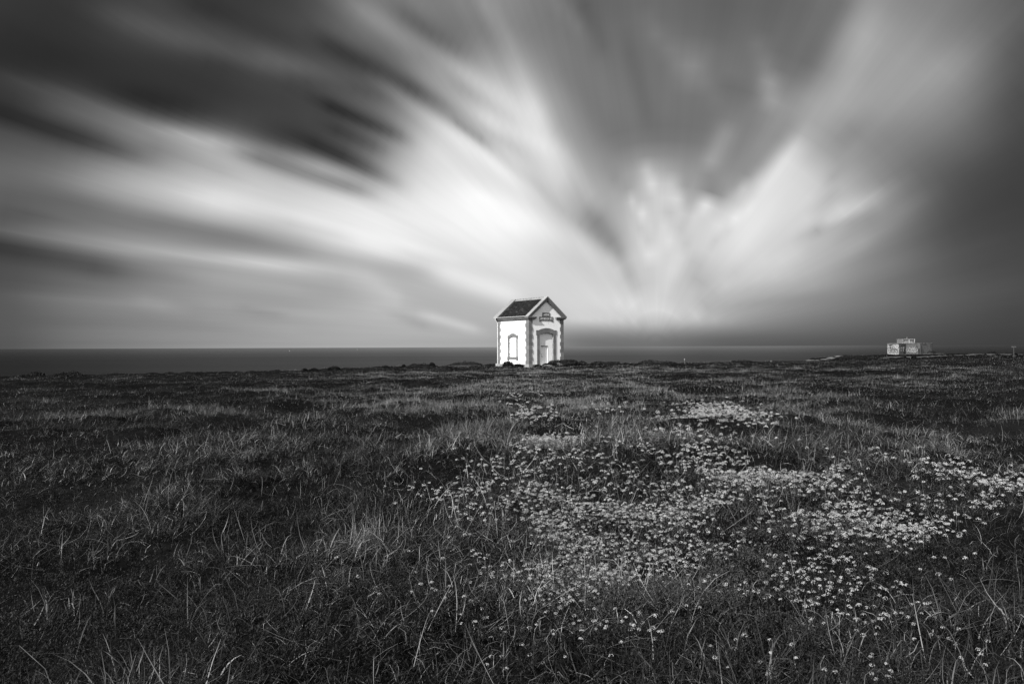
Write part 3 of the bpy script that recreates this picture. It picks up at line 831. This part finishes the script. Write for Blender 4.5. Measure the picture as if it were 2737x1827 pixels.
# where flowers and heath grow
FL = [(1640, 1200, 225, 22, 1.3), (1440, 1222, 110, 18, 1.1), (1830, 1222, 140, 30, .7), (1305, 1247, 32, 10, .8), (1740, 1268, 300, 45, .9),
      (1930, 1320, 420, 60, 1.5), (2250, 1350, 240, 50, 1.1), (1700, 1410, 300, 80, 1.0), (2060, 1440, 280, 80, .8),
      (1500, 1510, 130, 80, .6), (1850, 1560, 260, 80, .45), (1620, 1620, 350, 70, .22), (2200, 1580, 260, 90, .16), (2600, 1330, 180, 35, .8),
      (2650, 1700, 120, 50, .10), (2150, 1780, 220, 40, .10), (1500, 1760, 200, 40, .03),
      (1410, 1054, 45, 8, .35), (1380, 1072, 30, 9, .2), (1430, 1112, 45, 20, .22), (1600, 1100, 50, 9, .10),
      (1900, 1106, 85, 13, .75), (1800, 1130, 60, 8, .3), (1880, 1085, 60, 6, .25), (2010, 1130, 60, 14, .25)]
def flower_density(x, y, z):
    px, py = proj(x, y, z+.12); v = 0
    for a, b, sa, sb_, k in FL: v = v+k*np.exp(-.5*(((px-a)/sa)**2+((py-b)/sb_)**2)**1.5)
    return v
def heath_density(x, y):
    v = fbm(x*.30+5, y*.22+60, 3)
    left = 1/(1+np.exp((x/np.maximum(y, .5)+.22)*9))  # more dark heath added at left in place of dimmer light
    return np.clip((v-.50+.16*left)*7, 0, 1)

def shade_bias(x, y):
    """painted light: tone dimmed at left, right and near edges, lifted mid-centre"""
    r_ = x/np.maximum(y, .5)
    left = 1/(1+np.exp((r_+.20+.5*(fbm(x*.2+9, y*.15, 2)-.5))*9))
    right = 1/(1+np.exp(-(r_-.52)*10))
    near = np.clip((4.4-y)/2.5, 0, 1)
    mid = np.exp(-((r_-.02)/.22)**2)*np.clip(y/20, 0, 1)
    return (1-.48*left-.38*right-.32*near)*(1+1.0*mid)  # edge darkening and central glow put into the blade colour
def make_grass():
    Vs, Fs, Ts = [], [], []; nb = 0
    for n, d0, d1, wmul, hmul, pw in ((210000, 1.7, 7, 1.05, 1.35, .2), (380000, 7, 20, 1.4, .85, .8), (380000, 20, 66, 2.7, .6, .8), (220000, 50, 125, 4.6, .6, .8), (50000, 110, 265, 12, .8, .6)):
        x, y, d = scatter(n, d0, d1, 1.04 if d0 < 20 else .78, pw)
        k = keep_land(x, y)
        if d0 >= 100: k &= (x/y > .36)
        cs = np.clip(.14*(d/6)**.5, .14, .6)
        wx = x+1.6*cs*vnoise(x/cs*.45+5, y/cs*.45)+.35*y; wy = y+1.6*cs*vnoise(x/cs*.45+50, y/cs*.45+9)-.35*x
        cs = 2.0**(np.round(np.log2(cs)*3)/3)
        gx = np.floor(wx/cs); gy = np.floor(wy/cs)
        hx_ = PERM[gx.astype(int) & 255, gy.astype(int) & 255]; hy_ = PERM[(gx.astype(int)+71) & 255, (gy.astype(int)+13) & 255]; hz = PERM[(gx.astype(int)+151) & 255, (gy.astype(int)+97) & 255]
        pull = rng.uniform(.1, .75, n)*np.clip((40-d)/22, 0, 1)
        x = x+pull*((gx+hx_)*cs-wx); y = y+pull*((gy+hy_)*cs-wy)
        z = zt(x, y)
        hd = heath_density(x, y); fl = flower_density(x, np.maximum(y, .5), z)
        ts = tuss(x, y); hollow = np.clip((.47-ts)*7, 0, 1)
        k &= rng.random(n) > hd*.72
        k &= rng.random(n) > hollow*.78*np.clip((34-d)/16, .15, 1)
        k &= rng.random(n) > np.clip(fl*1.6, 0, .90)
        ts = ts[k]; x, y, z, d, hz, hd, hx_, fl = x[k], y[k], z[k], d[k], hz[k], hd[k], hx_[k], fl[k]; m_ = len(x)
        patch = fbm(x*.6, y*.45+30, 4)
        H = rng.gamma(5, .034, m_)*hmul*(.45+1.1*patch)*np.clip(.45+2.2*(ts-.38), .4, 1.5)*(1-.35*hd)*(1-.6*np.clip(fl*1.5, 0, 1))
        H = np.clip(H, .04, .6)
        W = rng.uniform(.0022, .0056, m_)*wmul
        az = rng.uniform(0, 2*math.pi, m_)
        wind = fbm(x*.35+90, y*.35, 2)*14
        az = np.where(rng.random(m_) < .55, wind+hx_*4+rng.normal(0, .8, m_), az)
        lying = rng.random(m_) < np.where(d < 12, .62, .35)
        lean = np.where(lying, rng.normal(1.1, .3, m_), np.abs(rng.normal(.25, .45, m_)))
        bend = np.where(lying, rng.normal(.5, .7, m_), np.abs(rng.normal(1.3, .9, m_)))
        species = np.clip((hz-.25)*1.6, 0, 1)
        pt = np.clip((patch-.5)*3.2+.5, 0, 1)
        bright = rng.random(m_) < .08+.32*species
        tone = np.where(bright, rng.uniform(2.0, 6.5, m_), rng.uniform(.3, 1.1, m_)*(.5+species))*np.exp(rng.normal(0, .3, m_))*(.30+1.35*pt)*np.clip(.5+3.0*(ts-.36), .35, 1.6)*shade_bias(x, y)  # hollows darker, tussock tops lighter: shade painted into blade tone
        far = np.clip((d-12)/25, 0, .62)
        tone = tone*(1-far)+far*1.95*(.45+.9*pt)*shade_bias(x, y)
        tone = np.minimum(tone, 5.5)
        H = np.where(tone > 3.5, np.minimum(H, .30), H)
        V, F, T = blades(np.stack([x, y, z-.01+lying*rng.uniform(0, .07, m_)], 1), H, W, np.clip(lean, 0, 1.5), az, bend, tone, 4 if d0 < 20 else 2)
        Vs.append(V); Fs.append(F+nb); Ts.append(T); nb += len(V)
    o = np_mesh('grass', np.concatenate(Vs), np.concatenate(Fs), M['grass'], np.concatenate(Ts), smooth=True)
    tag(o, 'rough dark tussocky grass covering the whole headland', 'grass', kind='stuff')
def make_dry():
    Vs, Fs, Ts = [], [], []; nb = 0
    for n, d0, d1, wmul, pw in ((40000, 1.9, 9, .8, .5), (34000, 9, 26, 1.2, .8), (16000, 26, 110, 2.6, .9)):
        x, y, d = scatter(n, d0, d1, 1.0 if d0 < 20 else .78, pw); k = keep_land(x, y)
        dens = np.clip((fbm(x*.45+7, y*.45+3, 3)-.36)*3.2, .08, 1)*(1-.55/(1+np.exp((x/np.maximum(y, .5)+.25)*10)))  # pale stalks thinned at left to deepen the painted darkening
        k &= rng.random(n) < dens
        x, y, d = x[k], y[k], d[k]; m_ = len(x); z = zt(x, y)
        H = rng.gamma(4, .042, m_)*np.where(d > 9, .65, 1)*np.where(d > 26, .75, 1); H = np.clip(H, .05, .34)
        W = rng.uniform(.0016, .0042, m_)*wmul
        az = rng.uniform(0, 2*math.pi, m_)
        lean = np.clip(np.abs(rng.normal(1.05, .4, m_)), 0, 1.5); bend = rng.normal(.5, 1.0, m_)
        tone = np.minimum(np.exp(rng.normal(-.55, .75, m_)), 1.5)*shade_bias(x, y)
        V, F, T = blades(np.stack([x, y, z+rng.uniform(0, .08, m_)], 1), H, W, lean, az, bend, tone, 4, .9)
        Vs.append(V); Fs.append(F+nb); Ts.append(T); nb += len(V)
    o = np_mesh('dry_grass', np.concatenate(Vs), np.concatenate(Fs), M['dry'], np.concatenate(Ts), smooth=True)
    tag(o, 'pale dry grass stalks lying tangled through the darker turf', 'dry grass', kind='stuff')

def leaves(P, D, L, W, tone):
    """little pointed leaves: quad diamonds at P along D"""
    n = len(P); D = D/np.linalg.norm(D, axis=1, keepdims=True)
    s = frames(n, D)
    V = np.empty((n, 4, 3))
    V[:, 0] = P; V[:, 1] = P+D*(L*.5)[:, None]+s*(W*.5)[:, None]; V[:, 2] = P+D*L[:, None]; V[:, 3] = P+D*(L*.5)[:, None]-s*(W*.5)[:, None]
    F = np.arange(n*4).reshape(n, 4)
    return V.reshape(-1, 3), F, np.repeat(tone, 4)
def make_heath():
    Vs, Fs, Ts = [], [], []; nb = 0
    for n, d0, d1, mul, per in ((52000, 1.8, 9, 1.0, 14), (30000, 9, 28, 1.8, 9), (13000, 28, 110, 3.6, 6)):
        x, y, d = scatter(n, d0, d1, 1.0 if d0 < 20 else .78, .7); k = keep_land(x, y)
        fl = flower_density(x, np.maximum(y, .5), zt(x, y))
        k &= rng.random(n) < np.clip(heath_density(x, y)*.9+fl*1.2+np.clip((.42-tuss(x, y))*3, 0, .35), .03, 1)
        x, y, d, fl = x[k], y[k], d[k], fl[k]; z = zt(x, y); m_ = len(x)
        hh = (.04+.10*fbm(x*1.4, y*1.4+9, 2))*(1+.8*np.clip(fl, 0, 1))
        top = np.stack([x, y, z+hh*rng.uniform(.4, 1.15, m_)], 1)
        P = np.repeat(top, per, 0)+rng.normal(0, .012*mul, (m_*per, 3))
        D = rng.normal(0, 1, (m_*per, 3)); D[:, 2] = np.abs(D[:, 2])*.8+.25
        tn_ = np.repeat(1+1.6*np.clip(fl, 0, 1), per)
        L = rng.uniform(.010, .022, m_*per)*mul; W = rng.uniform(.003, .006, m_*per)*mul
        tone = tn_*np.repeat(np.exp(rng.normal(0, .35, m_)), per)*np.exp(rng.normal(0, .3, m_*per))
        V, F, T = leaves(P, D, L, W, tone); Vs.append(V); Fs.append(F+nb); Ts.append(T); nb += len(V)
    o = np_mesh('heath', np.concatenate(Vs), np.concatenate(Fs), M['heath'], np.concatenate(Ts))
    tag(o, 'low dark heath sprigs with tiny needle leaves between the grass', 'heath', kind='stuff')
def make_flowers():
    n = 1200000
    x, y, d = scatter(n, 2.3, 22, .72, -.2)
    z = zt(x, y); fl = flower_density(x, y, z)
    fl = fl*np.clip((fbm(x*3.4+4, y*3.4, 2)-.38)*4.2, .02, 1.1)*np.clip((fbm(x*1.3+40, y*1.1, 2)-.30)*4.5, .25, 1)
    k = rng.random(n) < fl*.25*np.clip(6/d, .3, 1)
    x, y, z, d = x[k], y[k], z[k], d[k]
    lev = np.floor(np.maximum(0, np.log2(d/4.5))*2).astype(np.int64)
    cell = .037*2**(lev*.5)
    key = lev*10**12+ np.floor(x/cell).astype(np.int64)*100003+np.floor(y/cell).astype(np.int64)
    _, k = np.unique(key, return_index=True)
    x, y, z, d = x[k], y[k], z[k], d[k]; m_ = len(x)
    print('FLOWERS', m_)
    hh = .07+.14*fbm(x*1.4, y*1.4+9, 2)
    C_ = np.stack([x, y, z+hh*rng.uniform(.75, 1.45, m_)], 1)
    per = 18
    rad = rng.uniform(.0017, .0031, m_)*np.clip(d, 3.6, 14)
    D = rng.normal(0, 1, (m_*per, 3)); D[:, 2] = np.abs(D[:, 2])*.9; D /= np.linalg.norm(D, axis=1, keepdims=True)
    P = np.repeat(C_, per, 0)+D*np.repeat(rad, per)[:, None]*np.array([1, 1, .85])
    # each floret: two crossed little petals pairs facing outward
    a = np.cross(D, rng.normal(0, 1, D.shape)); a /= np.linalg.norm(a, axis=1, keepdims=True); b = np.cross(D, a)
    s = rng.uniform(.00060, .00100, m_*per)[:, None]*np.repeat(np.clip(d, 3.6, 14), per)[:, None]
    V = np.empty((m_*per, 2, 4, 3))
    for q, (u, v) in enumerate(((a, b), (b, a))):
        V[:, q, 0] = P+u*s; V[:, q, 1] = P+v*s*.45+D*s*.3; V[:, q, 2] = P-u*s; V[:, q, 3] = P-v*s*.45+D*s*.3
    tone = np.repeat(np.repeat(np.exp(rng.normal(-.1, .32, m_)), per)*np.exp(rng.normal(0, .2, m_*per)), 8)
    V1 = V.reshape(-1, 3); F1 = np.arange(len(V1)).reshape(-1, 4)
    o = np_mesh('flower_mat', V1, F1, M['petal'], np.minimum(tone, 1.15))
    tag(o, 'mat of small round white flower clusters spreading over the right foreground', 'flowers', kind='stuff')
    # stems under each head
    V, F, T = blades(np.stack([x, y, z], 1), hh*1.1, np.full(m_, .002), np.full(m_, .1), rng.uniform(0, 6.28, m_), np.full(m_, .1), np.full(m_, 1.3), 2)
    st = np_mesh('stems', V, F, M['heath'], T, parent=o)
make_grass(); make_dry(); make_heath(); make_flowers()

# ------------------------------------------------------------------ shrubs along the cliff edge and round the house
def shrub(px0, px1, d, h, label, lean=0, spiky=False, dep=.6, tone=1.0, n=None):
    c = surf((px0+px1)/2, d); wd = (px1-px0)/FPX*d/2
    e = empty('shrub', c); tag(e, label, 'shrub', 'low dark shrubs on the headland')
    n = n or int(500+900*wd)
    u = rng.uniform(-1, 1, n); v = rng.uniform(-1, 1, n)*np.sqrt(1-u*u)
    lump = .55+.75*vnoise(u*wd*1.6+px0, v*2+px1)
    env = np.sqrt(np.clip(1-u*u-v*v*.8, 0, 1))
    w_ = rng.random(n)**.45
    P = np.stack([u*wd, v*dep*min(wd, 1.6), h*env*lump*w_+.0], 1)
    P[:, 2] += lean*P[:, 0]*w_
    gz = zt(P[:, 0]+c.x, P[:, 1]+c.y)-c.z
    P[:, 2] += gz
    D = rng.normal(0, 1, (n, 3)); D[:, 2] = np.abs(D[:, 2])+(1.6 if spiky else .3)
    L = rng.uniform(.06, .14, n)*(2.6 if spiky else 1); W = L*(.14 if spiky else .45)
    V, F, T = leaves(P, D, L, W, tone*np.exp(rng.normal(0, .45, n)))
    np_mesh('foliage', V, F, M['bush'], T, parent=e)
    q = MB()
    for k in range(1):
        a = 0; q.tube([(a*wd, 0, -.1), (a*wd*1.1+.05, .02, h*.3), (a*wd*1.25, rng.uniform(-.1, .1), h*.55)], .012, 5, r2=.005)
    q.build('stem', M['twig'], e)
shrub(1344, 1372, 78.6, .50, 'spiky dark tuft against the left wall of the house', spiky=True)
shrub(1376, 1398, 79.0, .20, 'small low clump at the foot of the left wall near the granite corner', spiky=True)
shrub(1424, 1446, 78.8, .20, 'small dark clump at the gable front left of the white door')
shrub(1462, 1545, 78.2, .62, 'broad dark mound of heather hiding the right corner of the house', n=3600)
shrub(1448, 1490, 78.0, .28, 'low dark spread at the foot of the door right beside the threshold')
shrub(1292, 1330, 90, .34, 'low dark shrub touching the left edge of the house')
shrub(1187, 1288, 92, .46, 'long dark shrub on the skyline, second left from the house')
shrub(1091, 1150, 88, .34, 'thin dark shrub on the skyline joined to a round bush at its right end')
shrub(1146, 1163, 87, .42, 'small round bush on the skyline between two long shrubs left of the house')
shrub(1074, 1084, 88, .26, 'tiny dark shrub alone on the skyline left of the house')
shrub(1014, 1043, 82, .34, 'small dark oval shrub on the skyline, between the sailboats and the house')
shrub(874, 908, 74, .28, 'flat wind-bent dark shrub on the skyline right of the nearer sailboat', lean=.15)
shrub(828, 850, 72, .26, 'twin-topped dark shrub just below the skyline under the sailboats')
shrub(806, 823, 73, .28, 'small domed dark shrub on the skyline under the nearer sailboat')
shrub(728, 748, 70, .22, 'little dark shrub on the skyline left of the nearer sailboat')
shrub(36, 118, 60, .30, 'dark leaning shrub on the skyline at the far left of the headland', lean=.1)
shrub(146, 228, 60, .28, 'second dark shrub from the left end of the skyline')
shrub(1543, 1569, 93, .30, 'small dark shrub on the skyline just right of the heather mound')
shrub(1579, 1657, 95, .30, 'long flat dark shrub on the skyline right of the house')
shrub(1664, 1682, 94, .24, 'tiny dark shrub at the end of the long flat shrub')
shrub(1690, 1812, 82, .42, 'wide dark shrub lying in the turf left of the marker stake', n=3000)
shrub(1955, 2012, 96, .30, 'dark flat shrub on the skyline right of the marker stake')
shrub(2240, 2330, 104, .45, 'dark shrub bank behind the pale rocks on the right rise')
shrub(2478, 2502, 224, 1.0, 'dark earthy scrub bank against the right end of the bunker')
shrub(2640, 2662, 236, .8, 'dark shrub on the far headland skyline left of the signpost')

# pale rocks on the right rise
def rock(px, d, s, label):
    c = surf(px, d); rg_ = np.random.default_rng(int(px))
    import bmesh
    bm = bmesh.new(); bmesh.ops.create_icosphere(bm, subdivisions=4, radius=1)
    for v in bm.verts:
        p_ = v.co; k = 1+.45*(float(fbm(np.array(p_.x*1.6+px), np.array(p_.y*1.6+p_.z*2), 4))-.5)*1.6
        v.co = Vector((p_.x*s[0]*k, p_.y*s[1]*k, p_.z*s[2]*k))
    me = bpy.data.meshes.new('rock'); bm.to_mesh(me); bm.free(); me.materials.append(M['rock'])
    o = bpy.data.objects.new('rock', me); COL.objects.link(o); o.location = c+Vector((0, 0, s[2]*.15)); tag(o, label, 'rock', 'pale rocks on the right rise')
rock(2166, 100, (.8, .4, .10), 'low pale rock at the left end of the rocky rise')
rock(2184, 102, (.3, .25, .18), 'small upright pale rock, second from the left on the rise')
rock(2205, 104, (.6, .4, .15), 'pale rock in the middle of the rise')
rock(2222, 106, (.6, .4, .18), 'highest pale rock on the right rise')
rock(2243, 108, (.6, .4, .13), 'long pale rock at the right end of the rise')
rock(2061, 92, (.14, .14, .10), 'single small pale stone in the grass left of the rocky rise')
